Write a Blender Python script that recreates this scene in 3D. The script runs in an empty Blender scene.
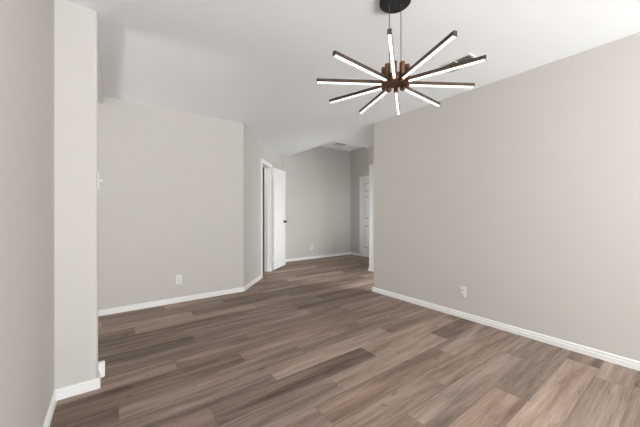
import bpy, bmesh, math, random
from mathutils import Vector, Matrix

scene = bpy.context.scene
COL = scene.collection

# ------------------------------------------------------------------ camera
# world axes: x across the room (towards the long right wall), y along it, z up
YAW = math.radians(36.6)
cam_data = bpy.data.cameras.new('camera')
cam_data.sensor_width = 36.0
cam_data.lens = 282.0 / 640.0 * 36.0
cam_data.clip_start = 0.02
cam = bpy.data.objects.new('camera', cam_data)
cam.location = (0.0, 0.0, 1.12)
cam.rotation_euler = (math.radians(90.0), 0.0, -YAW)
COL.objects.link(cam)
scene.camera = cam

# ------------------------------------------------------------------ world, light, exposure
world = bpy.data.worlds.new('daylight')
scene.world = world
world.use_nodes = True
world.node_tree.nodes['Background'].inputs[0].default_value = (0.86, 0.93, 1.0, 1)
world.node_tree.nodes['Background'].inputs[1].default_value = 1.0


def area(name, loc, rot, sx, sy, power, color, spread=180.0):
    l = bpy.data.lights.new(name, 'AREA')
    l.shape = 'RECTANGLE'
    l.size, l.size_y = sx, sy
    l.energy = power
    l.color = color
    l.spread = math.radians(spread)
    o = bpy.data.objects.new(name, l)
    o.location = loc
    o.rotation_euler = rot
    COL.objects.link(o)
    return o


# daylight entering through the two windows of the rear wall, behind the camera
area('window_daylight', (0.62, -7.90, 1.00), (math.radians(115), 0, 0), 1.3, 1.7, 14, (0.90, 0.955, 1.0))
area('window_daylight', (2.22, -7.90, 1.00), (math.radians(115), 0, 0), 1.3, 1.7, 14, (0.90, 0.955, 1.0))
# added fill light facing up behind the camera, evens out ceiling and walls
area('rear_up_fill', (1.55, -5.3, 0.06), (math.radians(180), 0, 0), 2.4, 4.8, 540, (0.90, 0.955, 1.0))
# added fill light, unseen in the alcove, brightens angled wall and far hall
area('alcove_fill', (3.62, 2.10, 1.00), (math.radians(80), 0, math.radians(24)), 0.7, 1.3, 13.5, (0.94, 0.97, 1.0), 110)
# extra fill hidden behind the alcove wall, lifts the hall walls and ceiling
area('hall_fill', (4.88, 3.90, 1.10), (math.radians(125), 0, math.radians(-4)), 0.7, 1.2, 10, (0.96, 0.98, 1.0))
# unseen fill added in the left passage, low and angled up to the ceiling
area('passage_fill', (-3.60, 2.90, 0.40), (math.radians(138), 0, math.radians(-102)), 1.7, 0.7, 44, (0.96, 0.98, 1.0), 180)
# warm fill without a fixture, added to brighten the room behind the door
area('closet_fill', (1.6, 5.2, 2.38), (0, 0, 0), 0.3, 0.3, 5, (1.0, 0.86, 0.62))

vs = scene.view_settings
vs.view_transform = 'Standard'
vs.look = 'None'
vs.exposure = 0.64
vs.gamma = 1.0
vs.use_curve_mapping = False

# ------------------------------------------------------------------ materials


def mat(name, col, rough=0.6, metal=0.0, emis=None, estr=0.0, spec=0.5):
    m = bpy.data.materials.new(name)
    m.use_nodes = True
    b = m.node_tree.nodes['Principled BSDF']
    b.inputs['Base Color'].default_value = (*col, 1)
    b.inputs['Roughness'].default_value = rough
    b.inputs['Metallic'].default_value = metal
    b.inputs['Specular IOR Level'].default_value = spec
    if emis:
        b.inputs['Emission Color'].default_value = (*emis, 1)
        b.inputs['Emission Strength'].default_value = estr
    return m


def plaster(name, col, bump=0.12, scale=170.0):
    m = mat(name, col, 0.85, spec=0.25)
    nt = m.node_tree
    b = nt.nodes['Principled BSDF']
    tc = nt.nodes.new('ShaderNodeTexCoord')
    n = nt.nodes.new('ShaderNodeTexNoise')
    n.inputs['Scale'].default_value = scale
    n.inputs['Detail'].default_value = 3
    bp = nt.nodes.new('ShaderNodeBump')
    bp.inputs['Strength'].default_value = bump
    bp.inputs['Distance'].default_value = 0.004
    nt.links.new(tc.outputs['Object'], n.inputs['Vector'])
    nt.links.new(n.outputs['Fac'], bp.inputs['Height'])
    nt.links.new(bp.outputs['Normal'], b.inputs['Normal'])
    return m


def planks_material():
    m = bpy.data.materials.new('vinyl planks')
    m.use_nodes = True
    nt = m.node_tree
    N, L = nt.nodes, nt.links
    b = N['Principled BSDF']
    b.inputs['Roughness'].default_value = 0.5
    b.inputs['Specular IOR Level'].default_value = 0.25
    at = N.new('ShaderNodeAttribute')
    at.attribute_name = 'plank'          # r: tone, g: seed, b: warmth
    sep = N.new('ShaderNodeSeparateColor')
    L.new(at.outputs['Color'], sep.inputs['Color'])
    tc = N.new('ShaderNodeTexCoord')
    seedv = N.new('ShaderNodeCombineXYZ')
    sm = N.new('ShaderNodeMath'); sm.operation = 'MULTIPLY'; sm.inputs[1].default_value = 37.0
    L.new(sep.outputs['Green'], sm.inputs[0])
    L.new(sm.outputs[0], seedv.inputs['X'])
    L.new(sm.outputs[0], seedv.inputs['Z'])
    add = N.new('ShaderNodeVectorMath'); add.operation = 'ADD'
    L.new(tc.outputs['Object'], add.inputs[0])
    L.new(seedv.outputs[0], add.inputs[1])

    def noise(sx, sy, detail, rough, dist=0.0):
        mp = N.new('ShaderNodeMapping')
        mp.inputs['Scale'].default_value = (sx, sy, 1)
        n = N.new('ShaderNodeTexNoise')
        n.inputs['Scale'].default_value = 1.0
        n.inputs['Detail'].default_value = detail
        n.inputs['Roughness'].default_value = rough
        n.inputs['Distortion'].default_value = dist
        L.new(add.outputs[0], mp.inputs['Vector'])
        L.new(mp.outputs[0], n.inputs['Vector'])
        return n.outputs['Fac']

    def math_(op, a, c):
        k = N.new('ShaderNodeMath'); k.operation = op
        for i, v in enumerate((a, c)):
            if isinstance(v, (int, float)):
                k.inputs[i].default_value = v
            else:
                L.new(v, k.inputs[i])
        return k.outputs[0]

    broad = noise(1.1, 13.0, 4, 0.6, 0.5)      # wide cathedral figure
    fine = noise(4.0, 85.0, 4, 0.65)            # fine grain streaks
    spots = noise(7.0, 24.0, 2, 0.5, 1.2)      # knots and mineral streaks
    tone = math_('ADD', sep.outputs['Red'], math_('MULTIPLY', math_('SUBTRACT', broad, 0.5), 1.25))
    tone = math_('ADD', tone, math_('MULTIPLY', math_('SUBTRACT', fine, 0.5), 0.6))
    ramp_s = N.new('ShaderNodeValToRGB')
    ramp_s.color_ramp.elements[0].position = 0.66
    ramp_s.color_ramp.elements[1].position = 0.80
    L.new(spots, ramp_s.inputs[0])
    tone = math_('SUBTRACT', tone, math_('MULTIPLY', ramp_s.outputs['Color'], 0.38))
    cr = N.new('ShaderNodeValToRGB')
    e = cr.color_ramp.elements
    e[0].position, e[0].color = 0.0, FLOOR_DARK
    e[1].position, e[1].color = 1.0, FLOOR_LIGHT
    k = cr.color_ramp.elements.new(0.5); k.color = FLOOR_MID
    L.new(tone, cr.inputs[0])
    # slight warm/cool shift from plank to plank
    mixw = N.new('ShaderNodeMix'); mixw.data_type = 'RGBA'; mixw.blend_type = 'MULTIPLY'
    mixw.inputs['Factor'].default_value = 1.0
    tint = N.new('ShaderNodeMix'); tint.data_type = 'RGBA'
    tint.inputs[6].default_value = (0.98, 1.0, 1.01, 1)
    tint.inputs[7].default_value = (1.04, 0.985, 0.96, 1)
    L.new(sep.outputs['Blue'], tint.inputs['Factor'])
    L.new(cr.outputs['Color'], mixw.inputs[6])
    L.new(tint.outputs[2], mixw.inputs[7])
    L.new(mixw.outputs[2], b.inputs['Base Color'])
    bp = N.new('ShaderNodeBump')
    bp.inputs['Strength'].default_value = 0.08
    bp.inputs['Distance'].default_value = 0.002
    L.new(fine, bp.inputs['Height'])
    L.new(bp.outputs['Normal'], b.inputs['Normal'])
    return m


FLOOR_DARK = (0.075, 0.051, 0.039, 1)
FLOOR_MID = (0.262, 0.194, 0.153, 1)
FLOOR_LIGHT = (0.52, 0.41, 0.338, 1)

M_wall = plaster('greige wall paint', (0.632, 0.603, 0.568))
M_tan = plaster('tan wall paint', (0.36, 0.28, 0.16))
M_ceil = plaster('white ceiling paint', (0.93, 0.94, 0.945), 0.16, 120)
M_trim = mat('white trim enamel', (0.90, 0.895, 0.885), 0.35)
M_door = mat('white door enamel', (0.90, 0.895, 0.885), 0.4)
M_floor = planks_material()
M_bronze = mat('dark bronze metal', (0.085, 0.058, 0.042), 0.42, 0.6)
M_copper = mat('brushed copper brown metal', (0.165, 0.082, 0.045), 0.4, 0.7)
M_black = mat('matte black metal', (0.012, 0.012, 0.013), 0.5)
M_cable = mat('black hanging cable', (0.05, 0.048, 0.046), 0.6)
M_led = mat('led diffuser', (0.9, 0.88, 0.84), 0.5, emis=(1.0, 0.95, 0.87), estr=1.05)
M_plate = mat('white plastic', (0.83, 0.82, 0.80), 0.35)
M_slot = mat('dark socket slots', (0.05, 0.048, 0.045), 0.6)
M_reg = mat('white register enamel', (0.78, 0.775, 0.76), 0.4)
M_louver = mat('grey louver enamel', (0.46, 0.425, 0.39), 0.5)
M_duct = mat('dark duct', (0.32, 0.30, 0.28), 0.8)

# ------------------------------------------------------------------ helpers


def link(name, bm, material, parent=None, smooth=False):
    me = bpy.data.meshes.new(name)
    bmesh.ops.recalc_face_normals(bm, faces=bm.faces[:])
    bm.to_mesh(me)
    bm.free()
    me.materials.append(material)
    if smooth:
        for p in me.polygons:
            p.use_smooth = True
    o = bpy.data.objects.new(name, me)
    COL.objects.link(o)
    if parent:
        o.parent = parent
    return o


def struct(name, bm, material, parent=None):
    o = link(name, bm, material, parent)
    if not parent:
        o['kind'] = 'structure'
    return o


def thing(name, label, cat, loc, group=None, rotz=0.0):
    o = bpy.data.objects.new(name, None)
    COL.objects.link(o)
    o.empty_display_size = 0.1
    o.location = loc
    o.rotation_euler = (0, 0, rotz)
    o['label'] = label
    o['category'] = cat
    if group:
        o['group'] = group
    return o


def box(bm, x0, x1, y0, y1, z0, z1, M=None):
    vs_ = []
    for z in (z0, z1):
        for (x, y) in ((x0, y0), (x1, y0), (x1, y1), (x0, y1)):
            v = Vector((x, y, z))
            vs_.append(bm.verts.new(M @ v if M else v))
    for f in ((3, 2, 1, 0), (4, 5, 6, 7), (0, 1, 5, 4), (1, 2, 6, 5), (2, 3, 7, 6), (3, 0, 4, 7)):
        bm.faces.new([vs_[i] for i in f])


def bevel(bm, w, seg=2):
    bmesh.ops.bevel(bm, geom=bm.edges[:], offset=w, segments=seg, affect='EDGES', profile=0.5)


def prism(bm, pts, z0, z1):
    lo = [bm.verts.new((p[0], p[1], z0)) for p in pts]
    hi = [bm.verts.new((p[0], p[1], z1)) for p in pts]
    bm.faces.new(lo[::-1])
    bm.faces.new(hi)
    n = len(pts)
    for i in range(n):
        bm.faces.new((lo[i], lo[(i + 1) % n], hi[(i + 1) % n], hi[i]))


def rounded(pts, radii, seg=6):
    """plan polygon with bullnose corners: radii[i] rounds pts[i]."""
    out = []
    n = len(pts)
    for i in range(n):
        r = radii[i]
        p = Vector(pts[i])
        if not r:
            out.append(tuple(p)); continue
        a = (Vector(pts[i - 1]) - p).normalized()
        c = (Vector(pts[(i + 1) % n]) - p).normalized()
        ang = a.angle(c)
        d = r / math.tan(ang / 2)
        ctr = p + (a + c).normalized() * (r / math.sin(ang / 2))
        s, e = p + a * d - ctr, p + c * d - ctr
        a0 = math.atan2(s.y, s.x); a1 = math.atan2(e.y, e.x)
        da = (a1 - a0 + math.pi) % (2 * math.pi) - math.pi
        for k in range(seg + 1):
            t = a0 + da * k / seg
            out.append((ctr.x + r * math.cos(t), ctr.y + r * math.sin(t)))
    return out


def cyl(bm, r, z0, z1, x=0, y=0, seg=24, r2=None):
    M = Matrix.Translation((x, y, (z0 + z1) / 2))
    bmesh.ops.create_cone(bm, cap_ends=True, segments=seg, radius1=r, radius2=r if r2 is None else r2,
                          depth=z1 - z0, matrix=M)


BASE_PROFILE = [(0, 0), (0.014, 0), (0.014, 0.036), (0.008, 0.041), (0.008, 0.046), (0.011, 0.049), (0.011, 0.055), (0.006, 0.061), (0.0, 0.064)]


def baseboard(name, pts, side=1):
    """moulded skirting swept along pts; side=+1 puts it on the left of travel."""
    P = [Vector(p) for p in pts]
    bm = bmesh.new()
    rings = []
    for i, p in enumerate(P):
        ns = []
        if i > 0:
            d = (P[i] - P[i - 1]).normalized(); ns.append(Vector((-d.y, d.x)) * side)
        if i < len(P) - 1:
            d = (P[i + 1] - P[i]).normalized(); ns.append(Vector((-d.y, d.x)) * side)
        if len(ns) == 2:
            m = (ns[0] + ns[1]).normalized()
            m = m / m.dot(ns[0])
        else:
            m = ns[0]
        rings.append([bm.verts.new((p.x + m.x * o, p.y + m.y * o, z)) for o, z in BASE_PROFILE])
    k = len(BASE_PROFILE)
    for a, c in zip(rings[:-1], rings[1:]):
        for j in range(k):
            bm.faces.new((a[j], a[(j + 1) % k], c[(j + 1) % k], c[j]))
    bm.faces.new(rings[0]); bm.faces.new(rings[-1][::-1])
    return struct(name, bm, M_trim)


# ------------------------------------------------------------------ shell
H = 2.416            # flat ceiling
HH = 2.848           # higher ceiling of the far hall
XL, YC, XE = -0.27, 2.305, -0.067        # left wall, its short return, the end of the return
XR, YR = 3.033, 2.80                     # long right wall and where it ends
YB = 3.919                               # wall across the back left
D0, D1 = Vector((1.537, YB)), Vector((3.20, 5.71))   # angled wall with the door
YF, XF = 5.71, 5.285                     # far wall and right wall of the hall
SX, SY = 4.061, 3.862                   # corner of the alcove wall
REAR = -8.0
T = 0.12

# floor: one mesh of planks laid across the room, tone and grain seed per plank
random.seed(11)
W, LEN, U0 = 0.18, 1.22, 0.252
special = {  # row: {start of plank: tone}
    -1: (2.0, {1: 0.86}),
    0: (1.45, {0: 0.60, 1: 0.64}),
    1: (1.61, {0: 0.74, 1: 0.42, -1: 0.62}),
    2: (1.993, {0: 0.42, -1: 0.60, -2: 0.6}),
    3: (2.55, {0: 0.50, -1: 0.62}),
    4: (1.75, {0: 0.55, -1: 0.54}),
    5: (0.95, {0: 0.50, 1: 0.60, -1: 0.5}),
    6: (2.41, {0: 0.34, -1: 0.62, -2: 0.56}),
    7: (0.459, {0: 0.27, 1: 0.66, -1: 0.52}),
    8: (0.896, {0: 0.72, 1: 0.5, -1: 0.50}),
    9: (0.037, {-1: 0.28, 0: 0.50, 1: 0.46, 2: 0.54}),
    10: (0.823, {-1: 0.30, 0: 0.50, 1: 0.54}),
    11: (0.39, {-1: 0.58, 0: 0.44, 1: 0.52}),
    12: (1.0, {-1: 0.48, 0: 0.44}),
    13: (0.60, {-1: 0.26, 0: 0.52, 1: 0.42}),
}
bm = bmesh.new()
cl = bm.loops.layers.float_color.new('plank')
X0, X1, Y0, Y1 = -3.9, 5.5, REAR - 0.15, 5.9
gap = 0.0007
row = int(math.floor((Y0 - U0) / W))
while U0 + row * W < Y1:
    ya, yb = U0 + row * W, U0 + (row + 1) * W
    start, tones = special.get(row, (random.uniform(0, LEN), {}))
    i = int(math.floor((X0 - start) / LEN))
    while start + i * LEN < X1:
        xa, xb = max(start + i * LEN, X0), min(start + (i + 1) * LEN, X1)
        tone = tones.get(i, min(0.75, max(0.25, random.gauss(0.48, 0.11))))
        seed, warm = random.random(), random.random()
        vv = [bm.verts.new((x, y, 0)) for x, y in ((xa + gap, ya + gap), (xb - gap, ya + gap), (xb - gap, yb - gap), (xa + gap, yb - gap))]
        f = bm.faces.new(vv)
        for l in f.loops:
            l[cl] = (tone, seed, warm, 1)
        i += 1
    row += 1
# sub-floor slab closing the joints
n0 = len(bm.faces)
box(bm, X0, X1, Y0, Y1, -0.12, -0.0015)
bm.faces.ensure_lookup_table()
for f in bm.faces[n0:]:
    for l in f.loops:
        l[cl] = (0.05, 0.1, 0.5, 1)
struct('floor', bm, M_floor)

# ceilings
bm = bmesh.new()
prism(bm, [(X0, Y0), (X1, Y0), (X1, 3.93), (3.222, 3.93), (3.222, Y1), (X0, Y1)], H, H + 0.12)
struct('ceiling', bm, M_ceil)
bm = bmesh.new()
box(bm, 3.05, X1, 3.8, Y1, HH, HH + 0.1)
struct('ceiling_hall', bm, M_ceil)
bm = bmesh.new()
prism(bm, [(3.10, 3.83), (X1, 3.83), (X1, 3.93), (3.222, 3.93), (3.222, Y1), (3.10, Y1)], H + 0.12, HH)
struct('wall_bulkhead', bm, M_wall)

# walls
R = 0.018
bm = bmesh.new()   # left wall with its short return
prism(bm, rounded([(XL - T, REAR), (XL, REAR), (XL, YC), (XE, YC), (XE, YC + T), (XL - T, YC + T)], [0, 0, 0, R, R, 0]), 0, H)
struct('wall_left', bm, M_wall)
bm = bmesh.new()   # beam over the opening on the left
box(bm, XE - T, XE, YC + T, YB, 2.33, H)
struct('wall_left_header', bm, M_wall)
bm = bmesh.new()   # closes the side passage on the left
box(bm, X0, X0 + 0.1, 1.9, YB + T, 0, H)
box(bm, X0 + 0.1, XL - T, 1.9, 2.0, 0, H)
struct('wall_left_passage', bm, M_wall)

dv = (D1 - D0); DL = dv.length; dd = dv.normalized()
dn = Vector((-dd.y, dd.x))             # away from the room, behind the angled wall
if dn.x > 0:
    dn = -dn


def dpt(s, o=0.0):
    p = D0 + dd * s + dn * o
    return (p.x, p.y)


ang = math.atan2(dd.y, dd.x)
MD = Matrix.Translation((D0.x, D0.y, 0)) @ Matrix.Rotation(ang, 4, 'Z')   # local x along the angled wall, +y behind it
S0, S1, SH = 0.86, 1.395, 2.015        # door opening in the angled wall

bm = bmesh.new()   # back-left wall
prism(bm, [(X0, YB), (D0.x, D0.y), dpt(0, T), (X0, YB + T)], 0, H)
struct('wall_back', bm, M_wall)
bm = bmesh.new()   # angled wall
prism(bm, [dpt(0), dpt(S0), dpt(S0, T), dpt(0.0, T)], 0, H)
prism(bm, [dpt(S1), dpt(DL), dpt(DL, T), dpt(S1, T)], 0, H)
prism(bm, [dpt(S0), dpt(S1), dpt(S1, T), dpt(S0, T)], SH, H)
struct('wall_angled', bm, M_wall)
bm = bmesh.new()
box(bm, D1.x, XF + T, YF, YF + T, 0, HH)
struct('wall_far', bm, M_wall)
bm = bmesh.new()
box(bm, 0.9, D1.x, YF, YF + T, 0, H)
box(bm, 0.8, 0.9, YB + T, YF + T, 0, H)
struct('wall_closet', bm, M_tan)
bm = bmesh.new()
box(bm, XF, XF + T, SY - T, YF, 0, HH)
struct('wall_hall', bm, M_wall)
bm = bmesh.new()
prism(bm, rounded([(XR, REAR), (XR + T, REAR), (XR + T, YR), (XR, YR)], [0, 0, R, R]), 0, H)
struct('wall_right', bm, M_wall)
bm = bmesh.new()   # wall of the alcove seen just past the end of the right wall, with its return into the hall
prism(bm, rounded([(SX, 1.6), (SX, SY), (XF, SY), (XF, SY - T), (SX + T, SY - T), (SX + T, 1.6)], [0, 0.008, 0, 0, 0, 0]), 0, H)
struct('wall_alcove', bm, M_wall)
bm = bmesh.new()
box(bm, XR + T, SX + T, 1.48, 1.6, 0, H)
struct('wall_side', bm, M_wall)
bm = bmesh.new()   # rear wall with two window openings, behind the camera
for a, b_ in ((XL - T, -0.05), (1.29, 1.55), (2.89, XR + T)):
    box(bm, a, b_, REAR - T, REAR, 0, H)
for a, b_ in ((-0.05, 1.29), (1.55, 2.89)):
    box(bm, a, b_, REAR - T, REAR, 0, 0.48)
    box(bm, a, b_, REAR - T, REAR, 2.22, H)
struct('wall_rear', bm, M_wall)
for k, a in enumerate((-0.05, 1.55)):
    bm = bmesh.new()
    w = 1.34
    for x0, x1, z0, z1 in ((a, a + 0.05, 0.48, 2.22), (a + w - 0.05, a + w, 0.48, 2.22), (a, a + w, 0.48, 0.53),
                           (a, a + w, 2.17, 2.22), (a, a + w, 1.33, 1.37)):
        box(bm, x0, x1, REAR - 0.09, REAR - 0.05, z0, z1)
    struct('window_%d' % (k + 1), bm, M_trim)

# skirting
baseboard('baseboard_left', [(XL, REAR), (XL, YC), (XE, YC), (XE, YC + T), (XL - T, YC + T)], -1)
baseboard('baseboard_back', [(X0 + 0.1, YB), tuple(D0), dpt(S0 - 0.058)], -1)
baseboard('baseboard_angled', [dpt(S1 + 0.058), tuple(D1), (XF, YF), (XF, 5.352)], -1)
baseboard('baseboard_right', [(XR, REAR), (XR, YR), (XR + T, YR), (XR + T, 1.6)], 1)
baseboard('baseboard_alcove', [(XF, SY), (SX, SY), (SX, SY - 0.012)], -1)
baseboard('baseboard_side', [(SX, 2.95), (SX, 1.6)], -1)
bm = bmesh.new()     # little white block on the floor at the far corner of the return
box(bm, XE - 0.01, XE + 0.036, YC + T + 0.001, YC + T + 0.045, 0.0, 0.102)
bevel(bm, 0.008)
struct('trim_1', bm, M_trim)


def panel_door(bm, w, h, t, M=None):
    """six-panel leaf: x 0..w, y 0..t, z 0..h; recessed fields with raised centres on both faces."""
    st, mid = w * 0.15, w * 0.13
    pw = (w - 2 * st - mid) / 2
    rows = [(0.22, 0.80), (0.98, 1.56), (1.68, h - 0.12)]
    rec = 0.005
    box(bm, 0, w, rec, t - rec, 0, h, M)
    zs = [0] + [v for r in rows for v in r] + [h]
    for (ya, yb) in ((0, rec), (t - rec, t)):
        for x0, x1 in ((0, st), (st + pw, st + pw + mid), (w - st, w)):
            box(bm, x0, x1, ya, yb, 0, h, M)
        for k in range(0, len(zs), 2):
            for x0 in (st, st + pw + mid):
                box(bm, x0, x0 + pw, ya, yb, zs[k], zs[k + 1], M)
        for z0, z1 in rows:
            for x0 in (st, st + pw + mid):
                g = 0.028
                o = 0.002
                box(bm, x0 + g, x0 + pw - g, ya + (o if ya == 0 else 0), yb - (0 if ya == 0 else o), z0 + g, z1 - g, M)


def casing(bm, s0, s1, h, w=0.058, t=0.016, yface=0.0, out=-1, M=None):
    """two-step door casing around s0..s1 on the face y=yface, projecting towards out."""
    def b(x0, x1, z0, z1, tt):
        ys = sorted((yface, yface + out * tt))
        box(bm, x0, x1, ys[0], ys[1], z0, z1, M)
    for tt, a, c in ((t * 0.65, 0.0, w), (t, w * 0.55, w - 0.004)):
        b(s0 - c, s0 - a, 0, h + c, tt)
        b(s1 + a, s1 + c, 0, h + c, tt)
        b(s0 - a, s1 + a, h + a, h + c, tt)


bm = bmesh.new()      # thin white strip where the far wall meets the raised ceiling
box(bm, 3.25, XF, YF - 0.016, YF, HH - 0.03, HH)
struct('trim_5', bm, M_trim)

# open door in the angled wall
bm = bmesh.new()
casing(bm, S0, S1, SH, M=MD)
casing(bm, S0, S1, SH, yface=T, out=1, M=MD)
box(bm, S0 - 0.001, S0 + 0.014, -0.002, T + 0.002, 0, SH, MD)
box(bm, S1 - 0.014, S1 + 0.001, -0.002, T + 0.002, 0, SH, MD)
box(bm, S0, S1, -0.002, T + 0.002, SH - 0.014, SH + 0.001, MD)
for x0, x1 in ((S0 + 0.014, S0 + 0.024), (S1 - 0.024, S1 - 0.014)):
    box(bm, x0, x1, 0.045, 0.08, 0, SH - 0.014, MD)      # door stops
struct('trim_2', bm, M_trim)

LEAF_W, LEAF_T, OPEN = 0.60, 0.035, math.radians(8.5)
hp = MD @ Vector((S1 + 0.004, -0.026, 0))
door = bpy.data.objects.new('door_1', None)
COL.objects.link(door)
door['kind'] = 'structure'
door.location = (hp.x, hp.y, 0.028)
door.rotation_euler = (0, 0, ang - OPEN)
bm = bmesh.new()
ML = Matrix.Translation((0.006, -LEAF_T, 0))
panel_door(bm, LEAF_W, 1.985, LEAF_T, ML)
link('leaf', bm, M_door, door)
bm = bmesh.new()
for z in (0.18, 1.0, 1.80):
    cyl(bm, 0.007, z, z + 0.09, 0, 0.0, 12)
    box(bm, 0.0, 0.006, -0.03, 0.0, z, z + 0.09)
link('hinge', bm, M_trim, door)
for sgn, y0 in ((-1, -LEAF_T), (1, 0.0)):
    bm = bmesh.new()
    Mh = Matrix.Translation((LEAF_W - 0.055, y0, 0.95 - 0.028)) @ Matrix.Rotation(math.radians(90), 4, 'X')
    bmesh.ops.create_cone(bm, cap_ends=True, segments=24, radius1=0.033, radius2=0.031, depth=0.012,
                          matrix=Mh @ Matrix.Translation((0, 0, -sgn * 0.006)))
    bmesh.ops.create_cone(bm, cap_ends=True, segments=16, radius1=0.011, radius2=0.011, depth=0.045,
                          matrix=Mh @ Matrix.Translation((0, 0, -sgn * 0.03)))
    ha = link('door_handle', bm, M_black, door)
    bm = bmesh.new()
    box(bm, LEAF_W - 0.155, LEAF_W - 0.043, y0 + sgn * 0.052 - 0.009, y0 + sgn * 0.052 + 0.009, 0.908, 0.936)
    bevel(bm, 0.004)
    link('lever', bm, M_black, ha)

# closed six-panel door in the right wall of the hall
DH0 = 5.352 - 0.058
MH = Matrix.Translation((XF, DH0, 0)) @ Matrix.Rotation(math.radians(-90), 4, 'Z')    # local x runs back towards the camera
bm = bmesh.new()
casing(bm, 0, 0.76, 2.03, M=MH)
struct('trim_3', bm, M_trim)
bm = bmesh.new()
panel_door(bm, 0.75, 2.02, 0.035, MH @ Matrix.Translation((0.005, -0.004, 0.008)))
struct('door_2', bm, M_door)

# cased door on the alcove wall, mostly hidden behind the end of the right wall
bm = bmesh.new()
MC = Matrix.Translation((SX, SY - 0.084, 0)) @ Matrix.Rotation(math.radians(-90), 4, 'Z')
casing(bm, 0, 0.72, 2.0, w=0.07, M=MC)
struct('trim_4', bm, M_trim)
bm = bmesh.new()
panel_door(bm, 0.71, 1.99, 0.035, MC @ Matrix.Translation((0.005, -0.004, 0.008)))
struct('door_3', bm, M_door)

# ------------------------------------------------------------------ chandelier
cr_, cf = Vector((math.cos(YAW), -math.sin(YAW), 0)), Vector((math.sin(YAW), math.cos(YAW), 0))
cpos = cr_ * 0.453 + cf * 1.70
ch = thing('chandelier', 'bronze starburst chandelier with ten glowing bars hanging from the white ceiling', 'chandelier',
           (cpos.x, cpos.y, H))
BZ = 1.893 - H            # underside of the glowing bars
# it hangs a little out of level, lower on its right and far sides
tilt_axis = Vector((0, 0, 1)).cross(-(cr_ * 0.03 + cf * 0.04)).normalized()
TILT = Matrix.Translation((0, 0, BZ)) @ Matrix.Rotation(-0.05, 4, tilt_axis) @ Matrix.Translation((0, 0, -BZ))
bm = bmesh.new()
cyl(bm, 0.092, -0.030, 0.0, seg=48)
bmesh.ops.bevel(bm, geom=[e for e in bm.edges if all(v.co.z < -0.02 for v in e.verts)], offset=0.005, segments=2, affect='EDGES')
cano = link('canopy', bm, M_black, ch)
for a in (0.6, 0.6 + math.pi):
    bm = bmesh.new()
    cyl(bm, 0.006, -0.036, -0.0302, 0.06 * math.cos(a), 0.06 * math.sin(a), 12)
    link('screw', bm, M_black, cano)
for sgn in (-1, 1):
    bm = bmesh.new()
    p = cr_ * (0.035 * sgn)
    cyl(bm, 0.0023, BZ + 0.05, -0.030, p.x, p.y, 8)
    link('cable', bm, M_cable, ch)
bm = bmesh.new()
cyl(bm, 0.062, BZ + 0.012, BZ + 0.05, seg=40)
bm.transform(TILT)
link('hub', bm, M_copper, ch)
for k in range(10):
    th = math.radians(18 + 36 * k)
    d = cr_ * math.sin(th) - cf * math.cos(th)
    az = math.atan2(d.y, d.x)
    Mk = TILT @ Matrix.Rotation(az, 4, 'Z')
    bm = bmesh.new()
    box(bm, 0.058, 0.084, -0.012, 0.012, BZ - 0.008, BZ + 0.105, Mk)
    bevel(bm, 0.002, 1)
    link('hub_post', bm, M_copper, ch)
    bm = bmesh.new()
    box(bm, 0.080, 0.474, -0.0095, 0.0095, BZ + 0.006, BZ + 0.024, Mk)
    box(bm, 0.471, 0.475, -0.0095, 0.0095, BZ, BZ + 0.024, Mk)
    arm = link('arm', bm, M_bronze, ch)
    bm = bmesh.new()
    box(bm, 0.080, 0.4705, -0.007, 0.007, BZ, BZ + 0.0045, Mk)
    df = link('diffuser', bm, M_led, arm)
    df['label'] = 'glowing white strip'

# ------------------------------------------------------------------ registers


def register(label, name, cx, cy, z, lx, ly, banks):
    t = thing(name, label, 'air vent', (cx, cy, z))
    fw = 0.016
    bm = bmesh.new()
    box(bm, -lx / 2, lx / 2, -ly / 2, -ly / 2 + fw, -0.008, 0)
    box(bm, -lx / 2, lx / 2, ly / 2 - fw, ly / 2, -0.008, 0)
    box(bm, -lx / 2, -lx / 2 + fw, -ly / 2 + fw, ly / 2 - fw, -0.008, 0)
    box(bm, lx / 2 - fw, lx / 2, -ly / 2 + fw, ly / 2 - fw, -0.008, 0)
    fr = link('frame', bm, M_reg, t)
    bm = bmesh.new()
    box(bm, -lx / 2 + fw, lx / 2 - fw, -ly / 2 + fw, ly / 2 - fw, -0.0012, 0)
    link('duct_opening', bm, M_duct if banks > 1 else M_reg, t)
    span = ly - 2 * fw
    for b in range(banks):
        y0 = -ly / 2 + fw + span * b / banks
        y1 = y0 + span / banks
        bm = bmesh.new()
        hw = 0.007 if banks > 1 else 0.008
        n = 9 if banks > 1 else 5
        for i in range(n):
            xc = -lx / 2 + fw + (lx - 2 * fw) * (i + 0.5) / n
            Ms = Matrix.Translation((xc, 0, -0.006)) @ Matrix.Rotation(math.radians(-40), 4, 'Y')
            box(bm, -hw, hw, y0 + 0.004, y1 - 0.004, -0.0006, 0.0006, Ms)
        link('louver', bm, M_louver if banks > 1 else M_reg, t)
    if banks > 1:
        bm = bmesh.new()
        box(bm, -lx / 2 + fw, lx / 2 - fw, -0.005, 0.005, -0.010, -0.002)
        link('divider', bm, M_reg, t)
    return t


register('white ceiling air vent beside the chandelier, nearest the long right wall', 'ceiling_register', 2.415, 1.235, H, 0.19, 0.262, 2)
register('small white vent on the raised ceiling at the far end of the hall', 'hall_register', 4.60, 5.36, HH, 0.30, 0.20, 1)

# ------------------------------------------------------------------ outlets and switch


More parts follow.
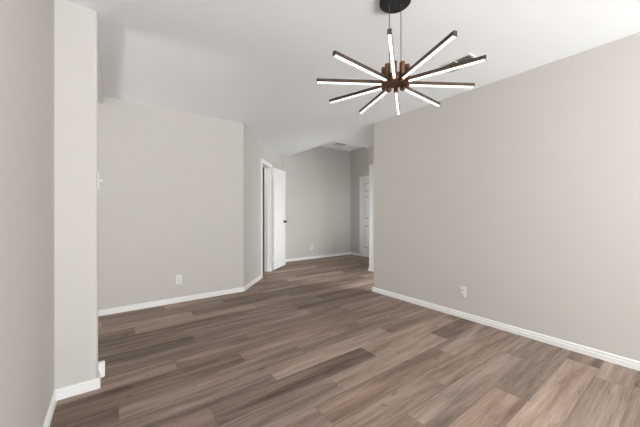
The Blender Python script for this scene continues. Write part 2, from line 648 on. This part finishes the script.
def outlet(label, loc, rotz):
    """duplex socket; local -y faces the room."""
    t = thing('wall_outlet', label, 'electrical outlet', loc, 'electrical outlets above the baseboards', rotz)
    bm = bmesh.new()
    box(bm, -0.036, 0.036, -0.006, 0.0, -0.058, 0.058)
    bevel(bm, 0.0025, 2)
    link('cover_plate', bm, M_plate, t)
    for z in (-0.021, 0.021):
        bm = bmesh.new()
        pts = rounded([(-0.017, -0.014), (0.017, -0.014), (0.017, 0.014), (-0.017, 0.014)], [0.008] * 4, 4)
        lo = [bm.verts.new((x, -0.006, z + y)) for x, y in pts]
        hi = [bm.verts.new((x, -0.0085, z + y)) for x, y in pts]
        bm.faces.new(hi)
        for i in range(len(pts)):
            bm.faces.new((lo[i], lo[(i + 1) % len(pts)], hi[(i + 1) % len(pts)], hi[i]))
        so = link('socket', bm, M_plate, t)
        bm = bmesh.new()
        box(bm, -0.0075, -0.0050, -0.0089, -0.0084, z - 0.001, z + 0.008)
        box(bm, 0.0050, 0.0075, -0.0089, -0.0084, z - 0.001, z + 0.008)
        cyl(bm, 0.0026, -0.0089, -0.0084, seg=10)
        for v in bm.verts[16:]:
            v.co = Vector((v.co.x, v.co.z, z - 0.007 + v.co.y))
        link('slot', bm, M_slot, so)
    bm = bmesh.new()
    bmesh.ops.create_cone(bm, cap_ends=True, segments=12, radius1=0.003, radius2=0.003, depth=0.0015,
                          matrix=Matrix.Translation((0, -0.0066, 0)) @ Matrix.Rotation(math.radians(90), 4, 'X'))
    link('screw', bm, M_plate, t)
    return t


outlet('white electrical outlet on the back left wall, left of the open door', (0.69, YB, 0.288), 0)
outlet('white electrical outlet low on the long right wall', (XR, 1.513, 0.281), math.radians(-90))
outlet('white electrical outlet on the far hall wall, right of the open door', (3.98, YF, 0.282), 0)

t = thing('light_switch', 'white light switch seen edge-on at the end of the short left wall', 'light switch', (XE, YC + 0.06, 1.332), None, math.radians(90))
bm = bmesh.new()
box(bm, -0.036, 0.036, -0.006, 0.0, -0.058, 0.058)
bevel(bm, 0.0025, 2)
link('cover_plate', bm, M_plate, t)
bm = bmesh.new()
box(bm, -0.005, 0.005, -0.026, -0.006, -0.004, 0.008, Matrix.Rotation(math.radians(-12), 4, 'X'))
bevel(bm, 0.0015, 1)
link('toggle', bm, M_plate, t)
